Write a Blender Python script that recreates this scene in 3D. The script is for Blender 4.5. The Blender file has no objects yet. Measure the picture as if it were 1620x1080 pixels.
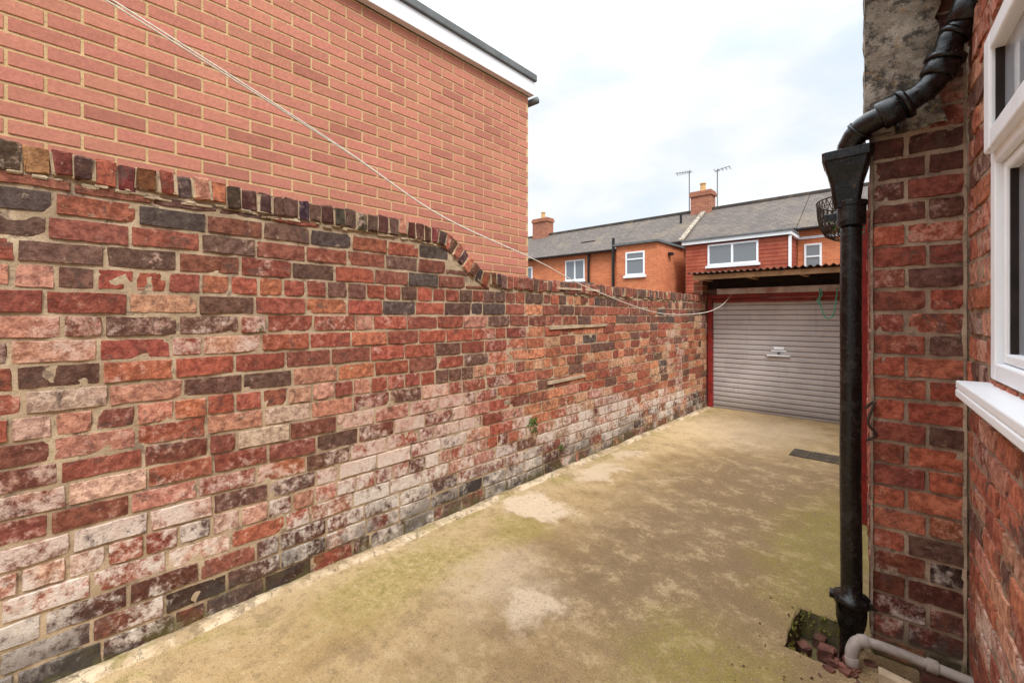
import bpy, math, random
from mathutils import Vector, Matrix, noise as mn
random.seed(7)
R=random.random
def U(a,b): return a+(b-a)*random.random()
scene=bpy.context.scene
col=scene.collection
# ---------------------------------------------------------------- materials
class NB:
    def __init__(s,name,rough=0.9):
        s.m=bpy.data.materials.new(name); s.m.use_nodes=True
        s.t=s.m.node_tree; s.n=s.t.nodes; s.l=s.t.links
        s.b=s.n['Principled BSDF']; s.b.inputs['Roughness'].default_value=rough
        s.b.inputs['Specular IOR Level'].default_value=0.25
        s.tc=s.n.new('ShaderNodeTexCoord'); s.P=s.tc.outputs['Object']
    def put(s,sock,v):
        if hasattr(v,'is_linked') or hasattr(v,'links'): s.l.new(v,sock)
        else:
            if isinstance(v,(tuple,list)) and len(v)==3 and sock.type=='RGBA': v=(*v,1)
            sock.default_value=v
    def noise(s,scale,detail=5,rough=0.6,vec=None,dist=0.0):
        n=s.n.new('ShaderNodeTexNoise'); n.inputs['Scale'].default_value=scale
        n.inputs['Detail'].default_value=min(detail,5); n.inputs['Roughness'].default_value=rough
        n.inputs['Distortion'].default_value=dist
        s.l.new(vec or s.P,n.inputs['Vector']); return n.outputs['Fac']
    def vor(s,scale,vec=None):
        n=s.n.new('ShaderNodeTexVoronoi'); n.inputs['Scale'].default_value=scale
        s.l.new(vec or s.P,n.inputs['Vector']); return n.outputs['Distance']
    def math(s,op,a,b=0.0,c=None,clamp=False):
        n=s.n.new('ShaderNodeMath'); n.operation=op; n.use_clamp=clamp
        s.put(n.inputs[0],a); s.put(n.inputs[1],b)
        if c is not None: s.put(n.inputs[2],c)
        return n.outputs[0]
    def ss(s,v,a,b,lo=0.0,hi=1.0):
        n=s.n.new('ShaderNodeMapRange'); n.interpolation_type='SMOOTHSTEP'
        s.put(n.inputs['Value'],v); n.inputs['From Min'].default_value=a; n.inputs['From Max'].default_value=b
        n.inputs['To Min'].default_value=lo; n.inputs['To Max'].default_value=hi
        return n.outputs['Result']
    def mix(s,f,a,b,mode='MIX'):
        n=s.n.new('ShaderNodeMix'); n.data_type='RGBA'; n.blend_type=mode
        s.put(n.inputs[0],f); s.put(n.inputs[6],a); s.put(n.inputs[7],b); return n.outputs[2]
    def sep(s,vec=None):
        n=s.n.new('ShaderNodeSeparateXYZ'); s.l.new(vec or s.P,n.inputs[0]); return n.outputs
    def comb(s,x,y,z=0.0):
        n=s.n.new('ShaderNodeCombineXYZ'); s.put(n.inputs[0],x); s.put(n.inputs[1],y); s.put(n.inputs[2],z); return n.outputs[0]
    def attr(s,name):
        n=s.n.new('ShaderNodeAttribute'); n.attribute_name=name; return n
    def base(s,v): s.put(s.b.inputs['Base Color'],v)
    def rough(s,v): s.put(s.b.inputs['Roughness'],v)
    def bump(s,h,strength=0.4,dist=0.01):
        n=s.n.new('ShaderNodeBump'); n.inputs['Strength'].default_value=strength
        n.inputs['Distance'].default_value=dist; s.put(n.inputs['Height'],h)
        s.l.new(n.outputs[0],s.b.inputs['Normal'])

def simple(name,c,rough=0.7,var=0.25,scale=12,metal=0.0,bump=0.15,dirt=None):
    k=NB(name,rough); n=k.noise(scale,5)
    f=k.ss(n,0.3,0.7)
    c2=tuple(x*(1-var) for x in c)
    out=k.mix(f,c2,c)
    if dirt:
        d=k.ss(k.noise(scale*0.35,8,0.7),0.5,0.68); out=k.mix(k.math('MULTIPLY',d,0.7),out,dirt)
    k.base(out); k.b.inputs['Metallic'].default_value=metal
    if bump: k.bump(k.noise(scale*6,3),bump,0.004)
    return k.m

def old_brick_mat(name,wk=0.92,moss=True,smear=.5,dark=.75):
    k=NB(name,0.92); a=k.attr('Col'); c=a.outputs['Color']; w=a.outputs['Alpha']
    z=k.sep()[2]
    f1=k.noise(30,5,0.75); f2=k.noise(110,3,0.7); f3=k.noise(5,5,0.7)
    c=k.mix(k.ss(f1,0.35,0.65),k.mix(1.0,c,(.58,.48,.46),'MULTIPLY'),k.mix(1.0,c,(1.28,1.25,1.20),'MULTIPLY'))
    c=k.mix(k.ss(k.noise(9,5,0.8,dist=0.6),0.54,0.66,0,dark),c,(.085,.057,.045))
    m=k.math('ADD',w,k.math('MULTIPLY',k.math('SUBTRACT',f1,0.5),1.6))
    m=k.math('ADD',m,k.math('MULTIPLY',k.math('SUBTRACT',f3,0.5),1.9))
    m=k.ss(m,0.38,0.88,0,wk)
    wc=k.mix(k.ss(z,.75,.25),k.mix(k.ss(k.noise(14,4),.35,.65),(.62,.48,.40),(.58,.35,.27)),(.71,.63,.55))
    c=k.mix(m,c,wc)
    c=k.mix(k.ss(k.noise(21,5,0.8),0.59,0.70,0,smear),c,(.54,.41,.28))
    c=k.mix(k.ss(f2,0.60,0.70,0,0.65),c,(.07,.045,.035))
    if moss:
        so=k.math('MULTIPLY',k.ss(z,0.36,0.05),k.ss(k.noise(4,5,.7),0.40,0.56))
        c=k.mix(k.math('MULTIPLY',so,0.75),c,(.06,.048,.044))
        g=k.math('MULTIPLY',k.ss(z,0.13,0.0),k.ss(k.noise(9,4),0.42,0.6))
        c=k.mix(k.math('MULTIPLY',g,0.7),c,(.12,.11,.035))
    k.base(c)
    h=k.math('ADD',k.math('MULTIPLY',f1,0.9),k.math('MULTIPLY',f2,0.45))
    k.bump(h,0.9,0.008)
    return k.m
def mortar_mat(name,c1=(.58,.44,.29),c2=(.37,.27,.17),moss=True,dk=.75):
    k=NB(name,0.95)
    c=k.mix(k.ss(k.noise(6,5,0.7),0.35,0.65),c2,c1)
    if dk>.3:
        c=k.mix(k.ss(k.noise(12,5,.75),0.52,0.65,0,dk),c,(.14,.095,.07))
    c=k.mix(k.ss(k.noise(70,3),0.58,0.7,0,0.5),c,(.24,.17,.11))
    if moss:
        z=k.sep()[2]; g=k.math('MULTIPLY',k.ss(z,0.25,0.0),k.ss(k.noise(7,4),0.4,0.55))
        c=k.mix(k.math('MULTIPLY',g,0.8),c,(.10,.09,.035))
    k.base(c); k.bump(k.noise(120,4,0.7),0.8,0.006); return k.m
M_old=old_brick_mat('old_brick'); M_mort=mortar_mat('old_mortar')
M_pier=old_brick_mat('pier_brick',wk=0.6,smear=.35,dark=.85); M_pmort=mortar_mat('pier_mortar',(.46,.34,.24),(.22,.155,.11),True,.85)
def modern_brick():
    k=NB('modern_brick',0.85); a=k.attr('Col'); c=a.outputs['Color']
    f=k.noise(70,5,0.75)
    c=k.mix(k.ss(f,0.3,0.7),k.mix(1.0,c,(.80,.78,.78),'MULTIPLY'),k.mix(1.0,c,(1.10,1.10,1.10),'MULTIPLY'))
    c=k.mix(k.ss(k.noise(1.3,5,0.6),0.45,0.75,0,0.25),c,(.38,.16,.11))
    xyz=k.sep(); st=k.noise(1.0,5,0.75,vec=k.comb(k.math('MULTIPLY',xyz[1],9.0),k.math('MULTIPLY',xyz[2],1.2)))
    c=k.mix(k.ss(st,0.66,0.78,0,0.4),c,(.70,.52,.44))
    c=k.mix(k.ss(k.noise(160,2),0.66,0.72,0,0.5),c,(.20,.09,.07))
    k.base(c); k.bump(k.noise(170,3),0.35,0.003); return k.m
M_mod=modern_brick(); M_modm=mortar_mat('modern_mortar',(.70,.50,.27),(.60,.42,.21),False,.1)
def far_brick(name,c1,c2,mort):
    k=NB(name,0.9); x=k.sep()
    v=k.comb(k.math('ADD',x[0],x[1]),x[2])
    n=k.n.new('ShaderNodeTexBrick'); k.l.new(v,n.inputs['Vector'])
    n.inputs['Scale'].default_value=1.0; n.inputs['Brick Width'].default_value=.225; n.inputs['Row Height'].default_value=.078
    n.inputs['Mortar Size'].default_value=.007; n.inputs['Mortar Smooth'].default_value=.3
    n.inputs['Color1'].default_value=(*c1,1); n.inputs['Color2'].default_value=(*c2,1); n.inputs['Mortar'].default_value=(*mort,1)
    c=k.mix(k.ss(k.noise(1.1,5,0.7),0.48,0.75,0,0.35),n.outputs['Color'],tuple(t*.55 for t in c2))
    k.base(c); k.bump(n.outputs['Fac'],-0.3,0.005); return k.m
M_far=far_brick('orange_brick',(.66,.205,.085),(.52,.14,.06),(.50,.29,.17))
M_far2=far_brick('brown_brick',(.42,.15,.08),(.28,.09,.055),(.38,.28,.2))
M_gbrick=far_brick('garage_brick',(.28,.09,.05),(.16,.06,.04),(.3,.23,.16))
def slate():
    k=NB('slate',0.9); x=k.sep(); v=k.comb(x[0],x[1])
    n=k.n.new('ShaderNodeTexBrick'); k.l.new(v,n.inputs['Vector']); n.inputs['Scale'].default_value=1.0
    n.inputs['Brick Width'].default_value=.22; n.inputs['Row Height'].default_value=.13; n.inputs['Mortar Size'].default_value=.008
    n.inputs['Color1'].default_value=(.145,.12,.105,1); n.inputs['Color2'].default_value=(.10,.084,.076,1); n.inputs['Mortar'].default_value=(.06,.05,.045,1)
    c=k.mix(k.ss(k.noise(0.9,5,0.7),0.5,0.7,0,0.6),n.outputs['Color'],(.19,.15,.105))
    c=k.mix(k.ss(k.noise(11,4,0.75),0.58,0.70,0,0.55),c,(.27,.23,.185))
    k.base(c); k.bump(n.outputs['Fac'],-0.3,0.012); return k.m
M_slate=slate()
def concrete_yard():
    k=NB('yard_concrete',0.92)
    wob=k.n.new('ShaderNodeVectorMath'); wob.operation='ADD'
    nn=k.n.new('ShaderNodeTexNoise'); nn.inputs['Scale'].default_value=3.2; nn.inputs['Detail'].default_value=6; nn.inputs['Roughness'].default_value=.68
    k.l.new(k.P,nn.inputs['Vector']); sc=k.n.new('ShaderNodeVectorMath'); sc.operation='SCALE'; sc.inputs[3].default_value=0.7
    k.l.new(nn.outputs['Color'],sc.inputs[0]); k.l.new(k.P,wob.inputs[0]); k.l.new(sc.outputs[0],wob.inputs[1])
    W=wob.outputs[0]; w=k.sep(W)
    def blob(cx,cy,r0,r1,sx=1.0,sy=1.0):
        dx=k.math('MULTIPLY',k.math('SUBTRACT',w[0],cx+.35),sx); dy=k.math('MULTIPLY',k.math('SUBTRACT',w[1],cy+.35),sy)
        d=k.math('SQRT',k.math('ADD',k.math('MULTIPLY',dx,dx),k.math('MULTIPLY',dy,dy)))
        return k.ss(d,r1,r0)
    n1=k.noise(1.3,5,0.65); n2=k.noise(5.0,5,0.82); n3=k.noise(24,5,0.85); n4=k.noise(120,3,0.7)
    c=k.mix(k.ss(n1,0.40,0.60),(.43,.285,.125),(.56,.395,.20))
    c=k.mix(k.math('MULTIPLY',k.ss(w[0],-1.35,-2.0),.6),c,(.62,.455,.255))
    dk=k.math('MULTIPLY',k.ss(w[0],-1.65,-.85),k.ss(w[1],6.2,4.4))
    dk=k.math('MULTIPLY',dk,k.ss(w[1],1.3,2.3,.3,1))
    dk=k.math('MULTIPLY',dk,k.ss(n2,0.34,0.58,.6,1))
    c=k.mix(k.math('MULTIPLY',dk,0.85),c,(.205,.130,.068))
    c=k.mix(k.ss(n2,0.50,0.62,0,0.5),c,(.25,.165,.085))
    c=k.mix(k.ss(n2,0.47,0.38,0,0.35),c,(.62,.47,.28))
    mo=k.math('MAXIMUM',blob(-.40,3.2,.2,.7,1.6,.5),blob(-.58,1.7,.1,.5))
    mo=k.math('MAXIMUM',mo,blob(-1.98,1.3,.10,.45,1.3,.6)); mo=k.math('MAXIMUM',mo,blob(-1.85,2.05,.08,.34,1.3,1.))
    edge=k.math('MULTIPLY',k.ss(w[0],-1.72,-1.88),k.ss(k.noise(1.7,4,.6),.48,.57))
    mo=k.math('MAXIMUM',mo,edge)
    mo=k.math('MAXIMUM',mo,k.ss(k.noise(1.9,5,.65),.58,.67,0,.45))
    mo=k.math('MULTIPLY',mo,k.ss(n3,0.40,0.54,.2,1))
    c=k.mix(k.math('MULTIPLY',mo,0.68),c,(.31,.255,.05))
    lt=k.math('MAXIMUM',blob(-2.02,2.42,.16,.26),k.math('MULTIPLY',blob(-1.33,1.58,.07,.21),.9))
    lt=k.math('MAXIMUM',lt,k.math('MULTIPLY',blob(-2.05,3.3,.12,.24,1.3,.6),.8))
    lt=k.math('MAXIMUM',lt,k.math('MULTIPLY',blob(-2.1,3.95,.08,.18,1.3,.6),.7))
    lt=k.math('MAXIMUM',lt,k.math('MULTIPLY',blob(-1.6,1.65,.1,.4,1,1),.5))
    lt=k.math('MAXIMUM',lt,k.math('MULTIPLY',blob(-1.5,5.8,.2,1.1,1,.8),.45))
    lt=k.math('MULTIPLY',lt,k.ss(n3,0.34,0.48,.55,1))
    c=k.mix(k.math('MULTIPLY',lt,0.85),c,(.78,.61,.43))
    c=k.mix(k.ss(n3,0.53,0.64,0,.45),c,(.17,.115,.06))
    c=k.mix(k.ss(n4,0.56,0.66,0,.65),c,(.14,.095,.05))
    c=k.mix(k.ss(k.noise(150,2),0.62,0.69,0,.6),c,(.70,.56,.38))
    c=k.mix(k.ss(k.vor(9.0),0.07,0.03,0,.45),c,(.07,.05,.03))
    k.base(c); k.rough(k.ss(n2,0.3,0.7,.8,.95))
    k.bump(k.math('ADD',k.math('MULTIPLY',n3,1.0),k.math('ADD',k.math('MULTIPLY',n4,.5),k.math('MULTIPLY',n2,1.0))),1.0,0.014); return k.m
M_yard=concrete_yard()
def haunch():
    k=NB('haunch_concrete',.92); n2=k.noise(4,5,.75); n3=k.noise(30,5,.8)
    c=k.mix(k.ss(n2,.38,.58),(.44,.31,.17),(.70,.55,.37))
    c=k.mix(k.ss(k.noise(2.6,5,.7),.52,.60,0,.6),c,(.28,.23,.06))
    c=k.mix(k.ss(k.noise(7,5,.8),.53,.60,0,.6),c,(.20,.14,.08))
    c=k.mix(k.ss(n3,.53,.62,0,.7),c,(.13,.095,.055))
    k.base(c); k.bump(k.math('ADD',n3,n2),.9,.015); return k.m
M_haunch=haunch()
M_ground=simple('ground_tarmac',(.10,.09,.08),.95,.4,2)
M_white=simple('white_upvc',(.86,.875,.89),.35,.03,6,bump=0.0,dirt=(.74,.745,.75))
M_fasc=simple('white_fascia',(.82,.84,.86),.45,.05,4,bump=0,dirt=(.66,.66,.66))
M_lead=simple('grey_roof_edge',(.16,.17,.17),.6,.3,6)
def glass(name='window_glass',c=(.16,.175,.19)):  # grey base colour, lightened in place of reflections
    k=NB(name,.05); k.base(c); k.b.inputs['Specular IOR Level'].default_value=1.0
    k.bump(k.noise(1.5,2),.08,.02); return k.m
M_glass=glass()
def iron():
    k=NB('black_iron',.25); n=k.noise(18,5,.82); f=k.ss(n,.55,.64)
    c=k.mix(f,(.005,.005,.005),(.026,.022,.020)); c=k.mix(k.ss(k.noise(40,5,.8),.62,.67,0,.75),c,(.13,.08,.048)); k.base(c)
    k.rough(k.ss(n,.42,.64,.14,.45)); k.b.inputs['Specular IOR Level'].default_value=.42
    k.bump(k.math('ADD',k.noise(50,4),k.math('MULTIPLY',n,1.6)),.35,.005); return k.m
M_iron=iron()
M_wire=simple('rusty_wire',(.06,.04,.03),.7,.3)
M_grey=simple('grey_plastic',(.38,.32,.28),.6,.3,14,dirt=(.14,.105,.07))
M_red=simple('red_paint',(.32,.03,.025),.5,.4,14,dirt=(.13,.04,.03))
M_redd=simple('dark_red_paint',(.24,.028,.022),.6,.4,14,dirt=(.08,.025,.02))
M_lint=simple('peeling_lintel',(.58,.50,.45),.85,.3,10,dirt=(.30,.10,.08))
M_wood=simple('weathered_wood',(.54,.36,.21),.85,.35,9,dirt=(.28,.17,.10))
M_batten=simple('pale_batten',(.52,.39,.26),.85,.3,14,dirt=(.28,.2,.12))
M_dark=simple('near_black',(.035,.025,.022),.9,.4)
M_corr=simple('corrugated_rust',(.11,.065,.045),.85,.4,6,dirt=(.07,.045,.035))
def roller():
    k=NB('roller_steel',.55); x=k.sep()
    c=k.mix(k.ss(k.noise(3,5),.35,.65),(.44,.40,.385),(.52,.475,.455))
    st=k.noise(1,5,.7,vec=k.comb(k.math('MULTIPLY',x[0],7.),k.math('MULTIPLY',x[2],1.)))
    c=k.mix(k.ss(st,.54,.72,0,.4),c,(.29,.25,.225)); c=k.mix(k.math('MULTIPLY',k.ss(x[2],.3,0.),.5),c,(.22,.175,.14))
    t=k.math('FRACT',k.math('DIVIDE',k.math('SUBTRACT',x[2],.035),.070))
    g=k.math('MINIMUM',t,k.math('SUBTRACT',1.0,t)); c=k.mix(k.ss(g,.12,.03,0,.7),c,(.11,.095,.09))
    k.base(c); return k.m
M_roll=roller()
def mk_render():
    k=NB('cement_render',.95)
    n=k.noise(7,5,.75); c=k.mix(k.ss(n,.35,.65),(.27,.225,.17),(.52,.45,.36))
    c=k.mix(k.ss(k.noise(15,5,.8),.46,.60,0,.88),c,(.055,.048,.042)); c=k.mix(k.ss(k.noise(45,4),.58,.66,0,.6),c,(.38,.24,.10))
    k.base(c); k.bump(k.noise(40,5,.8),1.0,.02); return k.m
M_render=mk_render()
def cladding():
    k=NB('red_cladding',.75); x=k.sep(); z=k.math('FRACT',k.math('MULTIPLY',x[2],8.0))
    c=k.mix(k.ss(k.noise(3,5),.35,.65),(.32,.070,.04),(.42,.11,.062)); c=k.mix(k.ss(z,.16,.02,0,.8),c,(.09,.025,.015))
    k.base(c); k.bump(k.ss(z,.0,.2),.5,.02); return k.m
M_clad=cladding()
M_rope=simple('rope',(.76,.70,.60),.9,.2,60); M_grope=simple('green_rope',(.08,.42,.28),.8,.2,60)
M_leaf=simple('leaf',(.10,.16,.03),.7,.4,30)
M_pot=simple('clay_pot',(.64,.40,.17),.85,.3,10)
M_steel=simple('aerial_metal',(.12,.12,.12),.5,.2)
M_cover=simple('cast_cover',(.09,.07,.05),.85,.4,30,dirt=(.20,.15,.08))
M_rubble=simple('rubble',(.20,.08,.055),.95,.6,20,dirt=(.10,.08,.055))
M_pit=simple('pit_mud',(.15,.115,.06),.95,.5,14,dirt=(.19,.17,.04))
M_moss=simple('moss',(.21,.19,.035),.95,.6,40,bump=.8)
# ---------------------------------------------------------------- mesh tools
class MB:
    def __init__(s): s.v=[];s.f=[];s.c=[];s.mi=[]
    def add(s,vs,fs,c=(.5,.5,.5,0),mi=0):
        o=len(s.v); s.v+= [tuple(p) for p in vs]
        if isinstance(c,list): s.c+=c
        else: s.c+=[c]*len(vs)
        s.f+=[tuple(i+o for i in f) for f in fs]; s.mi+=[mi]*len(fs)
    def box(s,x0,x1,y0,y1,z0,z1,T=None,mi=0,c=(.5,.5,.5,0)):
        p=[(x,y,z) for z in (z0,z1) for y in (y0,y1) for x in (x0,x1)]
        if T: p=[T(*q) for q in p]
        s.add(p,[(0,2,3,1),(4,5,7,6),(0,1,5,4),(2,6,7,3),(0,4,6,2),(1,3,7,5)],c,mi)
    def rbox(s,T,dx,dy,dz,e,j,c,mi=0):
        xs=[[0,min(e,d/3),d-min(e,d/3),d] for d in (dx,dy,dz)]
        idx={};vs=[]
        for a in range(4):
            for b in range(4):
                for g in range(4):
                    n=sum(q in(0,3) for q in(a,b,g))
                    if n==0: continue
                    p=[xs[0][a],xs[1][b],xs[2][g]]
                    pull=[0,0,.3,.45][n]*e
                    for i,q in enumerate((a,b,g)):
                        if q==0:p[i]+=pull
                        if q==3:p[i]-=pull
                    p=[t+U(-j,j) for t in p]
                    idx[(a,b,g)]=len(vs); vs.append(T(*p))
        fs=[]
        for k in range(3):
            o=[i for i in range(3) if i!=k]
            for side in (0,3):
                for i in range(3):
                    for jn in range(3):
                        q=[]
                        for (di,dj) in ((0,0),(1,0),(1,1),(0,1)):
                            t=[0,0,0]; t[k]=side; t[o[0]]=i+di; t[o[1]]=jn+dj; q.append(idx[tuple(t)])
                        flip=(side==0)^(k==1)
                        fs.append(tuple(reversed(q)) if flip else tuple(q))
        s.add(vs,fs,c,mi)
    def grid(s,F,us,zs,c,mi=0):
        vs=[F(u,z) for z in zs for u in us]; n=len(us)
        fs=[(j*n+i,j*n+i+1,(j+1)*n+i+1,(j+1)*n+i) for j in range(len(zs)-1) for i in range(n-1)]
        s.add(vs,fs,c,mi)
    def tube(s,pts,r,seg=10,mi=0,cap=True,closed=False):
        pts=[Vector(p) for p in pts]; n=len(pts); rs=r if isinstance(r,(list,tuple)) else [r]*n
        vs=[];fs=[]; prev=None
        for i,p in enumerate(pts):
            a=pts[(i-1)%n] if (i>0 or closed) else p; b=pts[(i+1)%n] if (i<n-1 or closed) else p
            t=(b-a).normalized()
            if prev is None:
                up=Vector((0,0,1)) if abs(t.z)<.9 else Vector((1,0,0)); x=t.cross(up).normalized()
            else:
                x=(prev-t*prev.dot(t)).normalized()
            prev=x; y=t.cross(x)
            for k in range(seg):
                a_=2*math.pi*k/seg; vs.append(p+x*math.cos(a_)*rs[i]+y*math.sin(a_)*rs[i])
        for i in range(n-1 if not closed else n):
            for k in range(seg):
                i2=(i+1)%n
                fs.append((i*seg+k,i*seg+(k+1)%seg,i2*seg+(k+1)%seg,i2*seg+k))
        if cap and not closed:
            fs.append(tuple(reversed(range(seg)))); fs.append(tuple((n-1)*seg+k for k in range(seg)))
        s.add(vs,fs,mi=mi)
    def obj(s,name,mats,parent=None,smooth=False,bevel=0,label=None):
        me=bpy.data.meshes.new(name); me.from_pydata(s.v,[],s.f)
        for m in (mats if isinstance(mats,list) else [mats]): me.materials.append(m)
        me.polygons.foreach_set('material_index',s.mi)
        if smooth=='mortar': me.polygons.foreach_set('use_smooth',[i==1 for i in s.mi])
        elif smooth: me.polygons.foreach_set('use_smooth',[True]*len(s.f))
        ca=me.color_attributes.new('Col','FLOAT_COLOR','POINT')
        ca.data.foreach_set('color',[x for c in s.c for x in c])
        me.update(); o=bpy.data.objects.new(name,me); col.objects.link(o)
        if bevel:
            b=o.modifiers.new('bevel','BEVEL'); b.width=bevel; b.segments=2; b.limit_method='ANGLE'
        if parent: setpar(o,parent)
        if label: o['label']=label
        return o
def setpar(o,p):
    o.parent=p; o.matrix_parent_inverse=Matrix.Translation(p.location).inverted()
def thing(name,label,category,loc=(0,0,0),group=None):
    e=bpy.data.objects.new(name,None); e.location=loc; e.empty_display_size=.2; col.objects.link(e)
    e['label']=label; e['category']=category
    if group: e['group']=group
    return e
def tag(o,label,category,group=None):
    o['label']=label;o['category']=category
    if group:o['group']=group
def boxes(name,lst,mat,parent=None,bevel=0,T=None,label=None):
    m=MB()
    for b in lst: m.box(*b,T=T)
    return m.obj(name,mat,parent,bevel=bevel,label=label)
# ------------------------------------------------------------ brick laying
def brick(mb,F,u0,u1,z0,z1,c,e=.0035,j=.0016,dj=.0012,back=-.013,nx=5,nz=2,mi=0,old=True):
    if u1-u0<.012 or z1-z0<.012: return
    du=U(-.004,.003) if old else U(-.0008,.0008); t1=U(-1,1)*dj*1.5
    us=[u0]+[u0+e+(u1-u0-2*e)*i/nx for i in range(nx+1)]+[u1]
    zs=[z0]+[z0+e+(z1-z0-2*e)*i/nz for i in range(nz+1)]+[z1]
    vs=[];nu=len(us);nzz=len(zs)
    chip={}
    if old:
        for cx in (1,nu-2):
            for cz in (1,nzz-2):
                if R()<.3: chip[(cx,cz)]=U(.002,.008)
    rz0=[U(-j,j) for _ in us]; rz1=[U(-j,j) for _ in us]
    for b,z in enumerate(zs):
        for a,u in enumerate(us):
            oa=a in(0,nu-1); ob=b in(0,nzz-1)
            uu=u+U(-j,j)*.8
            zz=z+(rz0[a] if b<=1 else rz1[a] if b>=nzz-2 else U(-j,j))
            if oa or ob:
                d=back
                if oa and ob and old:
                    uu+= .003 if a==0 else -.003; zz+= .002 if b==0 else -.002
            else:
                d=du+U(-dj,dj)+t1*((u-u0)/(u1-u0)-.5)
                if (a,b) in chip: d-=chip[(a,b)]
                elif old and (a in(1,nu-2) or b in(1,nzz-2)) and R()<.10: d-=U(.001,.005)
            vs.append(F(uu,zz,d))
    fs=[(jj*nu+i,jj*nu+i+1,(jj+1)*nu+i+1,(jj+1)*nu+i) for jj in range(nzz-1) for i in range(nu-1)]
    mb.add(vs,fs,c,mi)
def pick(pal):
    t=R()*sum(p[0] for p in pal)
    for w,c in pal:
        t-=w
        if t<=0: break
    k=U(.85,1.18); return tuple(x*k*U(.95,1.05) for x in c)
def lay(mb,F,u0,u1,z0,z1,course,length,mort,colf,top=None,header=5,opening=None,nx=5,old=True,lens=None,rowoff=0):
    r=0; z=z0
    while z<z1-.02:
        za=z+mort*.5; zb=z+course-mort*.5
        hd=old and header and (r%header==header-2)
        L0=length*.5 if hd else length
        u=u0-(L0*.5 if (r+rowoff)%2 else 0)-(U(0,.05) if old else 0)
        if lens: u=u0
        k=0
        while u<u1-.005:
            L=L0
            if lens: L=lens[(k+r)%len(lens)]
            elif old and not hd and R()<.07: L=length*.5
            if old and not lens: L+=U(-.009,.009)
            mm=mort*(U(.6,1.35) if old else 1)
            a=max(u,u0)+mm*.5; b=min(u+L,u1)-mm*.5
            zt=zb; zzb=za
            if old: zt+=U(-.003,.002); zzb+=U(-.002,.003)
            if top: zt=min(zt,top(a)-.106,top(b)-.106)
            segs=[(a,b,zzb,zt)]
            if opening:
                oa,ob,oc,od=opening
                if zt>oc+.005 and zzb<od-.005 and b>oa and a<ob:
                    if zzb<oc-.02: segs=[(a,b,zzb,oc-.003)]
                    elif zt>od+.02: segs=[(a,b,od+.003,zt)]
                    else:
                        segs=[]
                        if a<oa-.02: segs.append((a,oa-.004,zzb,zt))
                        if b>ob+.02: segs.append((ob+.004,b,zzb,zt))
            for (p,q,c_,d_) in segs:
                if q-p>.02 and d_-c_>.02:
                    brick(mb,F,p,q,c_,d_,colf((p+q)/2,(c_+d_)/2),nx=nx,nz=2 if nx>1 else 1,
                          e=.0035 if old else .0025,j=.0024 if old else .0004,dj=.0012 if old else .0002,back=-.013 if old else -.008,old=old)
            u+=L;k+=1
        z+=course;r+=1
def steps(a,b,s):
    n=max(1,int(round((b-a)/s))); return [a+(b-a)*i/n for i in range(n+1)]
def mortar(mb,F,u0,u1,z0,z1,s=.022,d0=-.0068,amp=.0045,mi=1,top=None):
    us=steps(u0,u1,s); zs=steps(0,1,s/max(z1-z0,.01))
    def G(u,t):
        zt=z1 if not top else top(u)-.05
        z=z0+(zt-z0)*t
        d=d0+amp*mn.noise(Vector((u*9,z*9,3.1)))+amp*.7*mn.noise(Vector((u*38,z*38,7.7)))
        k=mn.noise(Vector((u*1.1,z*1.7,30)))
        if k>.28: d+=.005*(k-.28)
        return F(u,z,d)
    mb.grid(G,us,zs,(.5,.4,.3,0),mi)
# ================================================================= camera
TH=math.radians(42.7)
cam=bpy.data.cameras.new('camera'); co=bpy.data.objects.new('camera',cam); col.objects.link(co)
co.location=(0,0,1.35); co.rotation_euler=(math.radians(90),0,TH)
cam.lens=15.55; cam.sensor_width=36; cam.shift_y=-40/1620; cam.clip_start=.02; cam.clip_end=600
scene.camera=co
# ================================================================= world
wd=bpy.data.worlds.new('World'); scene.world=wd; wd.use_nodes=True
nt=wd.node_tree; nd=nt.nodes; lk=nt.links; bg=nd['Background']
sky=nd.new('ShaderNodeTexSky'); sky.sky_type='NISHITA'; sky.sun_disc=False
tc=nd.new('ShaderNodeTexCoord')
mp=nd.new('ShaderNodeMapping'); mp.inputs['Scale'].default_value=(1,1,2.2); lk.new(tc.outputs['Generated'],mp.inputs[0])
nz=nd.new('ShaderNodeTexNoise'); nz.inputs['Scale'].default_value=2.8; nz.inputs['Detail'].default_value=6; nz.inputs['Roughness'].default_value=.50; lk.new(mp.outputs[0],nz.inputs['Vector'])
mr=nd.new('ShaderNodeMapRange'); mr.interpolation_type='SMOOTHSTEP'; mr.inputs[1].default_value=.38; mr.inputs[2].default_value=.58; mr.inputs[3].default_value=.0; mr.inputs[4].default_value=1; lk.new(nz.outputs[0],mr.inputs[0])
sc=nd.new('ShaderNodeMix'); sc.data_type='RGBA'; sc.blend_type='MULTIPLY'; sc.inputs[0].default_value=1; lk.new(sky.outputs[0],sc.inputs[6]); sc.inputs[7].default_value=(.12,.12,.12,1)
add=nd.new('ShaderNodeMix'); add.data_type='RGBA'; add.inputs[0].default_value=.94; lk.new(sc.outputs[2],add.inputs[6]); add.inputs[7].default_value=(.79,.885,.985,1)
mx=nd.new('ShaderNodeMix'); mx.data_type='RGBA'; lk.new(mr.outputs[0],mx.inputs[0]); lk.new(add.outputs[2],mx.inputs[6]); mx.inputs[7].default_value=(.95,.965,.98,1)
sp=nd.new('ShaderNodeSeparateXYZ'); lk.new(tc.outputs['Generated'],sp.inputs[0])
el=nd.new('ShaderNodeMapRange'); el.interpolation_type='SMOOTHSTEP'; el.inputs[1].default_value=.42; el.inputs[2].default_value=.95; el.inputs[3].default_value=1.06; el.inputs[4].default_value=4.4; lk.new(sp.outputs[2],el.inputs[0])
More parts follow.
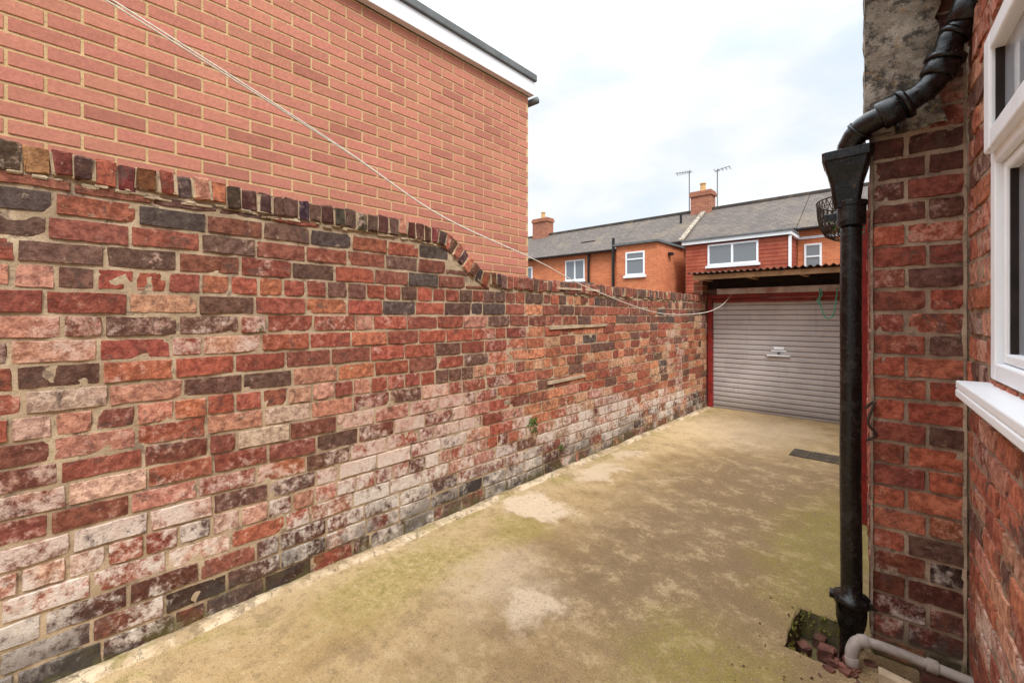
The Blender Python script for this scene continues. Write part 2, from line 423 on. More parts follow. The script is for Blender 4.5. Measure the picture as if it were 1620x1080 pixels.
lk.new(mx.outputs[2],bg.inputs[0]); lk.new(el.outputs[0],bg.inputs[1])
sl=bpy.data.lights.new('sun','SUN'); sl.energy=2.4; sl.angle=math.radians(16); sl.color=(1,.965,.91)
so=bpy.data.objects.new('sun',sl); col.objects.link(so)
dv=Vector((.66,-.50,.95)).normalized(); so.rotation_euler=dv.to_track_quat('Z','Y').to_euler(); so.location=(4,-4,8)
sky.sun_elevation=math.asin(dv.z); sky.sun_rotation=math.atan2(dv.x,dv.y)
scene.view_settings.view_transform='Standard'; scene.view_settings.look='None'; scene.view_settings.exposure=0
# ================================================================= ground
m=MB(); m.box(-300,300,-300,300,-.36,-.30); g=m.obj('ground',M_ground); g['kind']='structure'
m=MB(); hx0,hx1,hy0,hy1=-.42,-.17,2.08,2.43; HD=-.13
XS=[-2.5,hx0,hx1,3.0]; YS=[-4,hy0,hy1,6.95]
for i in range(3):
    for j in range(3):
        if i==1 and j==1: continue
        m.grid(lambda u,v:(u,v,0),[XS[i],XS[i+1]],[YS[j],YS[j+1]],(.5,.5,.5,0))
per=[];N=9
for k in range(N): per.append((hx0+(hx1-hx0)*k/N,hy0))
for k in range(N): per.append((hx1,hy0+(hy1-hy0)*k/N))
for k in range(N): per.append((hx1-(hx1-hx0)*k/N,hy1))
for k in range(N): per.append((hx0,hy1-(hy1-hy0)*k/N))
cx,cy=(hx0+hx1)/2,(hy0+hy1)/2; n=len(per)
ins=[(cx+(x-cx)*(.90+.08*R()),cy+(y_-cy)*(.90+.08*R())) for x,y_ in per]
low=[(cx+(x-cx)*(.86+.08*R()),cy+(y_-cy)*(.86+.08*R())) for x,y_ in per]
vs=[(x,y_,0) for x,y_ in per]+[(x,y_,-.003-.006*R()) for x,y_ in ins]+[(x,y_,HD-.01) for x,y_ in low]
m.add(vs,[(k,(k+1)%n,n+(k+1)%n,n+k) for k in range(n)])
m.add(vs,[(n+k,n+(k+1)%n,2*n+(k+1)%n,2*n+k) for k in range(n)],mi=1)
m.add([(hx0,hy0,HD),(hx1,hy0,HD),(hx1,hy1,HD),(hx0,hy1,HD)],[(0,1,2,3)],mi=1)
y=m.obj('yard_pavement',[M_yard,M_pit]); y['kind']='structure'
m=MB()
for i in range(420):
    k=random.randrange(n); 
    if per[k][0]>-.3 and R()<.7: continue
    x,y_=ins[k]; t=R()*.7; x+=(low[k][0]-x)*t+U(-.012,.012); y_+=(low[k][1]-y_)*t+U(-.012,.012); z=-.10*t+U(-.004,.001)
    r=U(.003,.007); c=Vector((x,y_,z)); e=Vector((U(-1,1),U(-1,1),U(-.3,.3))).normalized()*r; f=e.orthogonal()
    m.add([c-e,c+f,c+e,c-f,c+Vector((0,0,r*.8))],[(0,1,4),(1,2,4),(2,3,4),(3,0,4)])
o=m.obj('moss',M_moss); o['kind']='stuff'
m=MB(); us=steps(-2,6.86,.04)
def H(u,t):
    w=.085+.04*mn.noise(Vector((u*1.7,1,0)))+.035*mn.noise(Vector((u*6,4,0)))+.014*mn.noise(Vector((u*22,4,0)))
    h=.019+.014*mn.noise(Vector((u*2.3,9,0)))+.008*mn.noise(Vector((u*13,2,0)))
    prof=[(0,.2),(.1,.7),(.5,.85),(.8,.5),(1.0,-.1)][t]
    return (-2.340+w*prof[0]+(.004*mn.noise(Vector((u*30,t,0))) if t else 0),u,h*prof[1]+(.003*mn.noise(Vector((u*25,t*3,0))) if 0<t<4 else 0))
m.grid(lambda u,t:H(u,t),us,[0,1,2,3,4],(.5,.5,.5,0))
o=m.obj('concrete_kerb',M_haunch,smooth=True); o['kind']='structure'
# ================================================================= old boundary wall
PT=[(-3,2.005),(1.82,1.935),(1.92,1.915),(2.00,1.87),(2.18,1.715),(2.27,1.675),(2.40,1.66),(7,1.655)]
def top(u):
    for (a,za),(b,zb) in zip(PT,PT[1:]):
        if u<=b:
            t=(u-a)/(b-a); 
            return za+(zb-za)*t + .009*mn.noise(Vector((u*3,0,5)))
    return 1.655
WX=-2.34
FW=lambda u,z,d:(WX+d+.014*mn.noise(Vector((u*.6,z*1.1,0))),u,z+(.007*mn.noise(Vector((u*1.3,z*1.6,4))) if z>.05 else 0))
P1=[(5,(.35,.10,.062)),(3,(.43,.155,.085)),(3.2,(.26,.078,.052)),(2,(.17,.084,.062)),(.3,(.10,.072,.062)),(1.8,(.46,.23,.155))]
P2=[(3,(.37,.13,.075)),(4,(.51,.22,.12)),(2,(.29,.105,.068)),(1,(.18,.095,.065)),(3,(.56,.34,.21))]
P3=[(2.5,(.23,.086,.057)),(3.5,(.145,.08,.06)),(2,(.30,.10,.062)),(.8,(.095,.07,.062))]
P4=[(4,(.52,.29,.21)),(3,(.46,.22,.155)),(2,(.57,.40,.31)),(3.5,(.35,.115,.072)),(1.8,(.21,.075,.052)),(.2,(.12,.075,.062))]
def colL(u,z):
    t=mn.noise(Vector((u*.8,z*1.3,12))); s_=mn.noise(Vector((u*.7,z*.9,44)))
    lim=1.14-.14*max(0,u-.6)
    inz=max(0,min(1,(lim-z)/.2))
    if z>top(u)-.38 and R()<.74: c=pick(P3)
    elif u>2.6 and R()<.75: c=pick(P2)
    elif inz>.3 and z>.26 and R()<.66: c=pick(P4)
    elif z<.28 and R()<.75: c=pick(P3)
    elif R()<.14+.5*max(0,s_): c=pick(P3)
    else: c=pick(P1)
    if z<.28 and R()<.45: c=tuple(q*.5 for q in c)
    w=.18+.32*inz
    if z<.55 and u<1.6: w+=.18
    elif z<.45: w+=.10
    if 1.22<z<1.36 and u<.7: w+=.25
    w+=.65*t; w+=U(-.22,.16)
    if z>1.4: w-=.18
    return (*c,max(0,min(1,w)))
root=thing('brick_wall','old weathered red brick boundary wall stepping down beside the concrete yard','wall',(WX,2,0))
m=MB(); lay(m,FW,-2.0,6.86,0,2.1,.0905,.232,.0095,colL,top=top,header=6)
mortar(m,FW,-2.0,6.86,-.05,2.0,.022,top=top)
us=steps(-2,6.86,.1)
m.grid(lambda u,t:(WX-.02-.2*t,u,top(u)-.052),us,[0,1],(.5,.4,.3,0),1)
m.grid(lambda u,t:(WX-.22,u,(top(u)-.052)*(1-t)-.1*t),us,[0,1],(.5,.4,.3,0),1)
m.add([(WX-.22,-2,0),(WX-.01,-2,0),(WX-.01,-2,1.93),(WX-.22,-2,1.93)],[(0,1,2,3)],mi=1)
m.add([(WX-.22,6.86,0),(WX-.01,6.86,0),(WX-.01,6.86,1.6),(WX-.22,6.86,1.6)],[(0,1,2,3)],mi=1)
m.obj('wall',[M_old,M_mort],root,smooth='mortar')
m=MB(); u=-2.0
while u<6.82:
    w=.059+U(-.009,.008); zt=top(u+w/2)+U(-.007,.004); h=.100+U(-.012,.006)
    sl_=(top(u+.09)-top(u-.03))/.12
    if abs(sl_)>.15: ang=math.atan(sl_)+U(-.06,.06)
    else: ang=U(-.07,.07)
    ca,sa=math.cos(ang),math.sin(ang); x0=U(-.012,.008)
    def T(a,b,c,u=u,zt=zt,h=h,ca=ca,sa=sa,x0=x0):
        cc=c-h
        return (WX-.225+x0+a,u+b*ca-cc*sa,zt+b*sa+cc*ca)
    c=pick(P3 if R()<.78 else P1)
    if u<2.4 and R()<.75: c=tuple(t*U(.35,.75) for t in c)
    m.rbox(T,.235,w,h,.008,.0038,(*c,max(0,U(-.15,.38))))
    T2=lambda a,b,c,T=T:T(a+.006,b-.004,c)
    m.rbox(T2,.219+U(-.004,.008),w+.012,h-U(.002,.012),.004,.003,(.4,.3,.2,0),1)
    u+=(w+.005)*ca
m.obj('coping',[M_old,M_mort],root)
m=MB()
for i in range(80):
    uu=U(-.6,2.3) if R()<.75 else U(2.3,6.5); L_=U(.02,.07); zz=top(uu)-.110+U(-.006,.008)
    T=lambda a,b,c,uu=uu,zz=zz:(WX-.008+a,uu+b,zz+c-.008+(b*-.7 if 1.9<uu<2.25 else 0))
    m.rbox(T,U(.008,.013),L_,U(.008,.016),.006,.003,(.5,.4,.3,0),0)
m.obj('mortar_fillet',M_mort,root,smooth=True)
for (a,b,z,h,q0) in ((3.0,3.93,1.235,.028,.012),(2.98,3.55,.765,.028,.012),(3.12,3.85,1.585,.018,.012)):
    m=MB(); m.rbox(lambda p,q,r,a=a,z=z:(WX-.002+p,a+q,z+r+.012*q),.016,b-a,h,.003,.0012,(.5,.5,.5,0))
    o=m.obj('wooden_batten',M_batten); tag(o,'weathered pale timber batten fixed to old brick wall','batten','timber battens on the brick wall')
def weed(loc,n,s,seed):
    random.seed(seed); m=MB()
    for i in range(n):
        a=U(0,6.28); d=Vector((abs(math.cos(a))*.6+.2,math.sin(a),U(-.7,.9))).normalized(); L=s*U(.4,1)
        p=Vector(loc); q=p+d*L+Vector((0,0,-L*.3)); m.tube([p,(p+q)/2+Vector((0,0,.01)),q],.0012,4)
        for k in range(6):
            c=p.lerp(q,U(.3,1)); e=Vector((U(-1,1),U(-1,1),U(-1,1))).normalized(); f=e.cross(d).normalized(); r=s*U(.08,.16)
            m.add([c-e*r,c+f*r*.5,c+e*r,c-f*r*.5],[(0,1,2,3)])
    o=m.obj('weed_plant',M_leaf); tag(o,'small green weed growing out of the brick wall','weed','weeds growing on the brick wall')
weed((WX,2.77,.50),16,.10,3); weed((WX,2.80,.42),10,.07,4); weed((WX,3.15,.20),12,.07,5); weed((WX,.75,1.30),6,.035,9); random.seed(21)
# ================================================================= modern neighbour building
NX=-2.75; NY=3.21
root=thing('brick_building','modern two storey pinkish red brick building with white fascia','building',(-6,0,0))
FN=lambda u,z,d:(NX+d,u,z)
def colN(u,z):
    k=U(.90,1.10); 
    c=(.53*k,.215*k*U(.95,1.05),.145*k)
    if R()<.08: c=(.45*k,.175*k,.12*k)
    return (*c,0)
m=MB(); lay(m,FN,-3.0,NY,.966,3.40,.0705,.225,.010,colN,old=False,nx=1,header=0)
m.box(-9,NX-.0045,-3,NY,-.1,3.44,mi=1)
FN2=lambda u,z,d:(NX-u,NY+d,z)
lay(m,FN2,0.0,6.2,1.35,3.40,.0705,.225,.010,colN,old=False,nx=1,header=0)
m.obj('wall',[M_mod,M_modm],root)
roof=boxes('roof',[(-9,NX+.075,-3.1,NY+.045,3.575,3.64)],M_lead,root,bevel=.008)
f=boxes('fascia',[(NX+.035,NX+.055,-3.1,NY+.025,3.445,3.573),(-9,NX+.034,NY+.005,NY+.025,3.445,3.573)],M_fasc,roof,bevel=.003)
boxes('soffit',[(NX+.001,NX+.033,-3.1,NY+.003,3.445,3.455)],M_fasc,roof)
m=MB(); m.tube([(NX+.05,NY+.075,3.42),(NX-.6,NY+.07,3.43),(-8.9,NY+.07,3.45)],.032,12); m.obj('gutter',M_lead,roof,smooth=True)
# ================================================================= garage
root=thing('garage','low garage with grey roller shutter, red frame and corrugated roof','garage',(-1.4,6.9,0))
GY=6.87
m=MB(); pitch=.070;n=int(1.54/pitch*8)
zs=[.035+1.54*i/n for i in range(n+1)]
def RD(u,z):
    t=((z-.035)/pitch)%1.0
    d=.012*(abs(math.sin(math.pi*t))**.3)
    return (u,GY+.012-d+.003*mn.noise(Vector((u*2,z*2,0))),z)
m.grid(RD,steps(-2.26,-.45,.15),zs,(.5,.5,.5,0))
m.box(-2.26,-.45,GY-.005,GY+.03,.004,.036)
rd=m.obj('roller_door',M_roll,root,smooth=False)
m=MB(); m.box(-1.55,-1.27,GY-.03,GY-.006,.805,.825); m.box(-1.47,-1.35,GY-.012,GY-.004,.895,.935)
m.box(-1.50,-1.32,GY-.010,GY-.003,.868,.885)
m.obj('handle',M_fasc,rd,bevel=.003)
m=MB(); m.tube([(-1.41,GY-.002,.846),(-1.41,GY-.02,.846)],.018,14); m.obj('lock',M_steel,rd)
boxes('door_post',[(-2.325,-2.262,GY-.06,GY+.05,0,1.60)],M_red,root,bevel=.004)
boxes('door_post',[(-.45,-.39,GY-.06,GY+.05,0,1.60)],M_red,root,bevel=.004)
boxes('shutter_head',[(-2.325,-.39,GY-.09,GY+.05,1.605,1.66)],M_redd,root,bevel=.004)
boxes('shutter_box',[(-2.26,-.452,GY-.05,GY-.01,1.55,1.60)],M_redd,root,bevel=.004,label='dark red painted shutter head')
boxes('lintel',[(-2.18,-.39,GY-.11,GY-.02,1.665,1.745)],M_lint,root,bevel=.006)
boxes('gap_shade_panel',[(-2.40,-.36,GY-.03,GY+.02,1.75,1.93)],M_dark,root)  # near-black panel standing in for the shaded gap under the roof
boxes('wall',[(-2.50,-2.33,GY+.021,10.5,-.05,1.90),(-2.46,-2.33,6.62,GY-.035,1.66,1.855)],M_gbrick,root)
boxes('beam',[(-2.385,-.36,6.40,6.455,1.865,1.930)],M_wood,root,bevel=.004)
for x in (-2.3,-1.7,-1.1,-.55): boxes('rafter',[(x,x+.05,6.46,GY+.3,1.86,1.93)],M_wood,root)
m=MB(); n=int(2.12/.0095)
us=[-2.43+2.12*i/n for i in range(n+1)]
for off in (0,.005):
    m.grid(lambda u,v,off=off:(u,v,1.952-(v-6.32)*.03+.013*math.sin(u*2*math.pi/.076)+off),us,[6.32,8,10.4],(.5,.5,.5,0))
m.grid(lambda u,v:(u,6.32,1.952+.013*math.sin(u*2*math.pi/.076)+v),us,[0,.005],(.5,.5,.5,0))
m.obj('roof',M_corr,root,smooth=True)
# ================================================================= near house (right)
A=math.radians(4.5); CA,SA=math.cos(A),math.sin(A); P0=(.125,2.3)
def L(x,y,z): return (P0[0]+x*CA-y*SA, P0[1]+x*SA+y*CA, z)
root=thing('brick_house','old red brick house with projecting brick corner and white window','house',(P0[0]+1,P0[1]-.5,0))
PP=[(4,(.33,.095,.058)),(2.6,(.41,.145,.082)),(3.2,(.235,.073,.050)),(1.6,(.14,.072,.055))]
def colP(u,z):
    c=pick(PP); w=.16+U(-.15,.3)
    if z>1.72: 
        if R()<.5+.6*(z-1.75): c=tuple(t*.3+.014 for t in c); w-=.1
        elif R()<.4: w+=.3
    if z<.4 and R()<.8: c=tuple(t*.4 for t in c)
    return (*c,max(0,w))
def colH(u,z):
    c=pick([(3,(.42,.145,.085)),(2,(.32,.10,.065)),(1.4,(.17,.085,.066)),(2,(.48,.235,.16))]); 
    return (*c,max(0,.28+U(-.2,.35)))
m=MB()
Ffront=lambda u,z,d:L(u,-d,z)
lay(m,Ffront,-.27,0,0,3.4,.0855,.17,.0095,colP,lens=[.165,.105])
mortar(m,Ffront,-.272,.0,-.02,3.4,.018)
Fside=lambda u,z,d:L(-.27-d,-u,z)
lay(m,Fside,-.35,-.004,0,3.4,.0855,.228,.0095,colP,nx=2)
mortar(m,Fside,-.36,.006,-.02,3.4,.04)
lay(m,Fside,-4.6,-.35,0,2.05,.0855,.228,.0095,colP,nx=1)
mortar(m,Fside,-4.6,-.35,-.02,2.06,.06)
m.box(-.255,3.5,.36,4.6,-.1,2.06,T=L,mi=1); m.box(-.255,3.5,.018,.355,-.1,3.4,T=L,mi=1)
OP=(.39,1.95,1.165,2.165)
Fh=lambda u,z,d:L(-d,-u,z)
lay(m,Fh,0.012,3.2,0,3.4,.0855,.228,.0095,colH,opening=OP,rowoff=1)
mortar(m,Fh,0,OP[0],-.02,3.4,.02); mortar(m,Fh,OP[0],OP[1],-.02,OP[2],.025); mortar(m,Fh,OP[0],OP[1],OP[3],3.4,.04); mortar(m,Fh,OP[1],3.2,-.02,3.4,.06)
m.obj('wall',[M_pier,M_pmort],root,smooth='mortar')
m=MB(); m.grid(lambda t,z:L(-.001-.008*(1-t)-.012*max(0,mn.noise(Vector((z*9,t,0)))),.002-.010*t-.016*max(0,mn.noise(Vector((z*6,t+3,0)))),z),[0,.33,.66,1],steps(0,3.4,.03),(.5,.5,.5,0))
m.obj('mortar_fillet',M_pmort,root,smooth=True)
m=MB()
def RF(u,z):
    e=.016*mn.noise(Vector((u*10,z*8,2)))+.008*mn.noise(Vector((u*35,z*35,2))); return L(u,-.024-e,z)
def edge(z): return -.075+.05*mn.noise(Vector((z*6,1,1)))+.02*mn.noise(Vector((z*25,1,1)))
zs=steps(2.06,3.4,.025)
m.grid(lambda t,z:RF(-.290+(edge(z)+.290)*t,z+(.03*mn.noise(Vector((t*5,2,2))) if z<2.07 else 0)),steps(0,1,.08),zs,(.5,.5,.5,0))
m.grid(lambda t,z:L(-.290+.010*mn.noise(Vector((t*3,z*9,8)))*(t>0),-.024+.40*t,z),steps(0,1,.1),zs,(.5,.5,.5,0))
m.add([L(-.290,-.024,2.06),L(-.12,-.024,2.06),L(-.12,0.01,2.06),L(-.290,.01,2.06)],[(0,1,2,3)])
m.grid(lambda t,z:L(edge(z),-.022+.03*t,z),[0,1],zs,(.5,.5,.5,0))
m.obj('cement_render',M_render,root,smooth=True)
m=MB(); m.rbox(lambda a,b,c:L(-.13+a,-.10+b,2.54+c),.20,.13,.14,.02,.008,(.5,.5,.5,0)); m.obj('corbel',M_render,root,smooth=True)
def LW(u0,u1,d0,d1,z0,z1): return (-d1,-d0,-u1,-u0,z0,z1)
win=boxes('window',[LW(.392,.445,-.09,.004,1.167,2.163),LW(.446,1.94,-.09,.004,2.105,2.163),LW(.446,1.94,-.09,.004,1.167,1.215),LW(.446,1.94,-.09,.004,1.785,1.845),LW(1.10,1.15,-.09,.003,1.216,1.784),LW(1.10,1.15,-.09,.003,1.846,2.104)],M_white,root,bevel=.005,T=L)
boxes('sash',[LW(.430,.50,-.05,.024,1.815,2.14),LW(.501,1.06,-.05,.024,2.085,2.14),LW(.501,1.06,-.05,.024,1.815,1.87),LW(1.061,1.12,-.05,.024,1.815,2.14),
  LW(.447,.475,-.05,-.012,1.217,1.783),LW(.476,1.09,-.05,-.012,1.217,1.245),LW(.476,1.09,-.05,-.012,1.755,1.783)],M_white,win,bevel=.006,T=L)
boxes('seal',[LW(.498,.508,-.04,.012,1.868,2.087),LW(.474,.484,-.04,-.02,1.243,1.757)],M_dark,win,T=L)
boxes('pane',[LW(.44,1.11,-.06,-.035,1.20,1.79),LW(.44,1.11,-.06,-.005,1.84,2.11),LW(1.14,1.94,-.06,-.035,1.20,2.12)],glass('near_glass',(.34,.36,.385)),win,T=L)  # pale grey reflections put into the pane's base colour
boxes('sill',[LW(.335,2.0,-.08,.070,1.125,1.150),LW(.335,2.0,.056,.071,1.100,1.124)],M_white,win,bevel=.004,T=L)
d=boxes('door',[(-.30,-.262,1.45,2.25,.02,1.9)],M_red,root,T=L,bevel=.004)
boxes('frame',[(-.315,-.262,1.38,1.448,.0,1.97),(-.315,-.262,2.252,2.32,.0,1.97),(-.315,-.262,1.449,2.251,1.902,1.97)],M_red,d,T=L,bevel=.004)
def GT(t,y):
    a=math.pi*t; return L(-.06-.055*math.cos(a),y,2.60-.055*math.sin(a))
m=MB(); m.grid(GT,steps(0,1,.1),[-3.0,-.1],(.5,.5,.5,0)); m.obj('gutter',M_iron,root,smooth=True)
# ================================================================= cast-iron drainpipe
px,py=-.335,.02
wp=L(px,py,0)
root=thing('drainpipe','glossy black cast iron drainpipe with hopper head against the brick corner','drainpipe',(wp[0],wp[1],0))
PR=.037
m=MB(); prof=[(-.12,.038),(.05,.038),(.06,.042),(.10,.051),(.13,.053),(.165,.053),(.168,.062),(.197,.062)]
zz=.200
while zz<1.735: prof.append((zz,PR+.0006*mn.noise(Vector((zz*9,0,0))))); zz+=.06
prof.append((1.735,PR))
m.tube([L(px+.003*mn.noise(Vector((z*2,0,0))),py,z) for z,r in prof],[r for z,r in prof],28); m.obj('pipe',M_iron,root,smooth=True)
m=MB(); prof=[(1.72,PR),(1.722,.049),(1.74,.051),(1.80,.051),(1.803,.055),(1.822,.055)]
m.tube([L(px,py,z) for z,r in prof],[r for z,r in prof],28)
m.box(px-.09,px+.05,py+.02,py+.035,1.755,1.785,T=L); m.obj('collar',M_iron,root,smooth=False,bevel=.002)
m=MB(); m.box(px-.072,px-.045,py-.02,py+.02,.172,.196,T=L); m.obj('bracket',M_iron,root,bevel=.003)
m=MB(); m.box(px+.045,px+.085,py-.02,py+.03,.172,.196,T=L); m.obj('bracket',M_iron,root,bevel=.003)
m=MB(); rings=[(1.80,.044,.044),(1.83,.047,.048),(1.90,.056,.058),(1.955,.070,.072),(1.985,.077,.077),(1.989,.083,.083),(2.024,.083,.083)]
vs=[];fs=[]
def rr(a,b,z,off=-.012):
    out=[]
    for sx,sy in ((-1,-1),(1,-1),(1,1),(-1,1)):
        c=.012
        pa=(sx*a,sy*(b-c)); pb=(sx*(a-c),sy*b)
        if sx*sy>0: out+= [pa,pb]
        else: out+=[pb,pa]
    return [L(px+x+off+U(-.002,.002),py+y_,z+U(-.002,.002)+.05*x) for x,y_ in out]
for z,a,b in rings: vs+=rr(a,b,z)
for z,a,b in [(2.024,.073,.073),(1.93,.052,.052)]: vs+=rr(a,b,z)
nr=9
for i in range(nr-1):
    for k in range(8): fs.append((i*8+k,i*8+(k+1)%8,(i+1)*8+(k+1)%8,(i+1)*8+k))
fs.append(tuple(range(64,72))); m.add(vs,fs); m.obj('hopper',M_iron,root,bevel=.002)
def smooth_path(pts,n=6):
    out=[];P=[Vector(p) for p in pts];P=[P[0]*2-P[1]]+P+[P[-1]*2-P[-2]]
    for i in range(1,len(P)-2):
        for k in range(n):
            t=k/n;a,b,c,d=P[i-1],P[i],P[i+1],P[i+2]
            out.append(.5*((2*b)+(c-a)*t+(2*a-5*b+4*c-d)*t*t+(3*b-a-3*c+d)*t**3))
    out.append(P[-2]); return out
pts=[L(-.338,.0,1.98),L(-.338,-.02,2.04),L(-.300,-.05,2.092),L(-.235,-.08,2.115),L(-.165,-.085,2.145),L(-.105,-.085,2.185),L(-.070,-.085,2.255),L(-.050,-.085,2.33),L(-.015,-.09,2.38),L(.0,-.11,2.44),L(-.005,-.17,2.52)]
m=MB(); sp_=smooth_path(pts,7)
rad=[.041+.003*mn.noise(Vector((i*.5,0,0))) for i in range(len(sp_))]; m.tube(sp_,rad,20)
def ring(i,r,w=.02):
    p=sp_[i];t=(sp_[min(i+1,len(sp_)-1)]-sp_[i-1]).normalized(); m.tube([p-t*w,p-t*w*.85,p+t*w*.85,p+t*w],[r*.92,r,r,r*.92],20)
ring(13,.047,.007); ring(23,.054,.034); ring(27,.059,.010); ring(40,.052,.028); ring(43,.058,.010); ring(51,.050,.010); ring(60,.055,.035)
m.obj('swan_neck',M_iron,root,smooth=True)
m=MB(); m.box(-.20,-.185,-.085,-.01,2.06,2.14,T=L); m.obj('bracket',M_iron,root,bevel=.003,label='iron bracket holding the bend to the wall')
m=MB(); m.tube(smooth_path([L(px+.045,py-.03,.98),L(px+.075,py-.04,1.01),L(px+.055,py-.05,.93),L(px+.08,py-.03,.88),L(px+.05,.0,.85)],6),.005,8); m.obj('cable',M_wire,root,smooth=True)
# ================================================================= waste pipe
m=MB(); pth=smooth_path([L(-.325,-.14,-.10),L(-.327,-.135,.0),L(-.330,-.125,.055),L(-.308,-.10,.088),L(-.25,-.090,.095),L(-.10,-.085,.085),L(.10,-.085,.068)],6)
root=thing('waste_pipe','grey plastic waste pipe draining into the open gully','pipe',L(-.2,-.12,0))
m.tube(pth,.0175,16); m.obj('pipe',M_grey,root,smooth=True)
def rg(p,t,r,w):
    mm=MB(); p=Vector(p);t=Vector(t).normalized(); mm.tube([p-t*w,p-t*w*.85,p+t*w*.85,p+t*w],[r*.92,r,r,r*.92],16); mm.obj('joint',M_grey,root,smooth=True)
for i in (8,20,30): rg(pth[i],pth[i+1]-pth[i-1],.0235,.016)
m=MB(); m.tube(pth[9:20],.0215,16); m.obj('elbow',M_grey,root,smooth=True)
m=MB()
for i in range(24):
    x,yy=U(-.36,-.2),U(2.12,2.38); s=U(.02,.055); a=U(0,3)
    T=lambda p,q,r,x=x,yy=yy,a=a:(x+(p*math.cos(a)-q*math.sin(a)),yy+(p*math.sin(a)+q*math.cos(a)),HD+r)
    m.rbox(T,s,s*U(.6,1.2),s*U(.5,1.1),.006,.005,(.2,.1,.05,0))
for i in range(110):
    x,yy=U(-.55,.05),U(1.75,2.45); s=U(.003,.009)
    if hx0<x<hx1 and hy0<yy<hy1: continue
    T=lambda p,q,r,x=x,yy=yy:(x+p,yy+q,r)
    m.rbox(T,s,s*U(.6,1.2),s*.7,.002,.001,(.2,.1,.05,0))
for i in range(14):
    x,yy=U(-.26,-.14),U(2.04,2.2); s=U(.015,.045); a=U(0,3)
    T=lambda p,q,r,x=x,yy=yy,a=a:(x+(p*math.cos(a)-q*math.sin(a)),yy+(p*math.sin(a)+q*math.cos(a)),r-.02)
    m.rbox(T,s,s*.8,s*.8,.006,.004,(.2,.1,.05,0))
o=m.obj('rubble',M_rubble); o['kind']='stuff'
m=MB(); m.rbox(lambda a,b,c:L(-.25+a,-.165+b-.25*a,.0+c),.19,.045,.035,.004,.002,(.5,.5,.5,0)); o=m.obj('timber_offcut',M_batten); tag(o,'short sawn timber offcut lying by the waste pipe','wood offcut')
m=MB(); m.rbox(lambda a,b,c:L(-.13+a,-.075+b,.0+c),.11,.065,.05,.01,.006,(.5,.5,.5,0)); o=m.obj('broken_brick',M_rubble); tag(o,'broken dark brick lump beside the wall foot','brick')
# drain cover
root=thing('drain_cover','dark cast iron ribbed drain cover set in the concrete','drain cover',(-.66,5.12,0))
m=MB(); m.box(-.94,-.38,4.98,5.26,.003,.006); m.obj('frame',M_cover,root)
m=MB()
for i in range(18):
    x=-.925+i*.030; m.box(x,x+.019,4.995,5.245,.0065,.010)
m.obj('grate',M_cover,root,bevel=.002)
# ================================================================= wire hanging basket
bc=Vector(L(-.30,.80,1.98)); root=thing('wire_basket','rusty black wire half basket planter hanging on the brick wall','hanging basket',bc)
m=MB(); BW=.20
def bp(a,t): 
    r=[1,.99,.98,.95,.90,.80,.6][min(6,int(t+.5))]; return bc+Vector((-(abs(math.sin(a))**.6)*BW*r,math.cos(a)*.22*r,-.036*t))
for k in range(6): m.tube([bp(math.pi*i/20,k) for i in range(21)],.004 if k==0 else .0022,6)
for k in range(19):
    a=math.pi*k/18
    m.tube([bp(a,t) for t in [0,1,2,3,4,5,5.6]],.002,6)
for ph in (0,1):
  for k in range(18):
    m.tube([bp(math.pi*min(1,max(0,(k+(t*.5 if ph else -t*.5))/18)),t) for t in [0,1,2,3,4,5]],.002,5)
m.obj('wire',M_wire,root,smooth=True)
m=MB()
for i in range(130):
    a=U(0,math.pi); r=U(0,.15); c=bc+Vector((-abs(math.sin(a))*r,math.cos(a)*r,U(-.17,-.08)))
    e=Vector((U(-1,1),U(-1,1),U(-1,1))).normalized()*U(.01,.022); f=e.orthogonal()*.5
    m.add([c-e,c+f,c+e,c-f],[(0,1,2,3)])
o=m.obj('plant',M_leaf,root); o['kind']='stuff'
# ================================================================= clothes line + rope
pts=[(-2.72,-1.3,3.05),(-2.35,-.6,2.82),(-2.03,.17,2.42),(-2.0,.985,2.137),(-2.0,1.584,1.915),(-2.0,2.433,1.742),(-2.0,3.13,1.575),(-2.0,4.39,1.385),(-2.0,5.6,1.385),(-1.99,6.3,1.48),(-1.97,6.76,1.66)]
m=MB(); sp2=smooth_path(pts,8); m.tube(sp2,.0034,6)
sp3=[p+Vector((0,0,.022*max(0,1-i/26)+.003)) + Vector((.012*max(0,1-i/26),0,0)) for i,p in enumerate(sp2[:40])]
m.tube(sp3,.003,6); o=m.obj('clothes_line',M_rope,smooth=True); tag(o,'pale twisted washing line sagging from building to garage','clothes line')
m=MB(); m.tube(smooth_path([(-.93,6.72,1.70),(-.92,6.70,1.5),(-.86,6.70,1.33),(-.79,6.70,1.36),(-.76,6.70,1.55),(-.75,6.73,1.70)],8),.007,6)
m.tube(smooth_path([(-.93,6.72,1.70),(-.90,6.69,1.62),(-.95,6.69,1.55),(-.91,6.69,1.48)],8),.006,6)
o=m.obj('rope',M_grope,smooth=True); tag(o,'green rope looped from the garage lintel','rope')
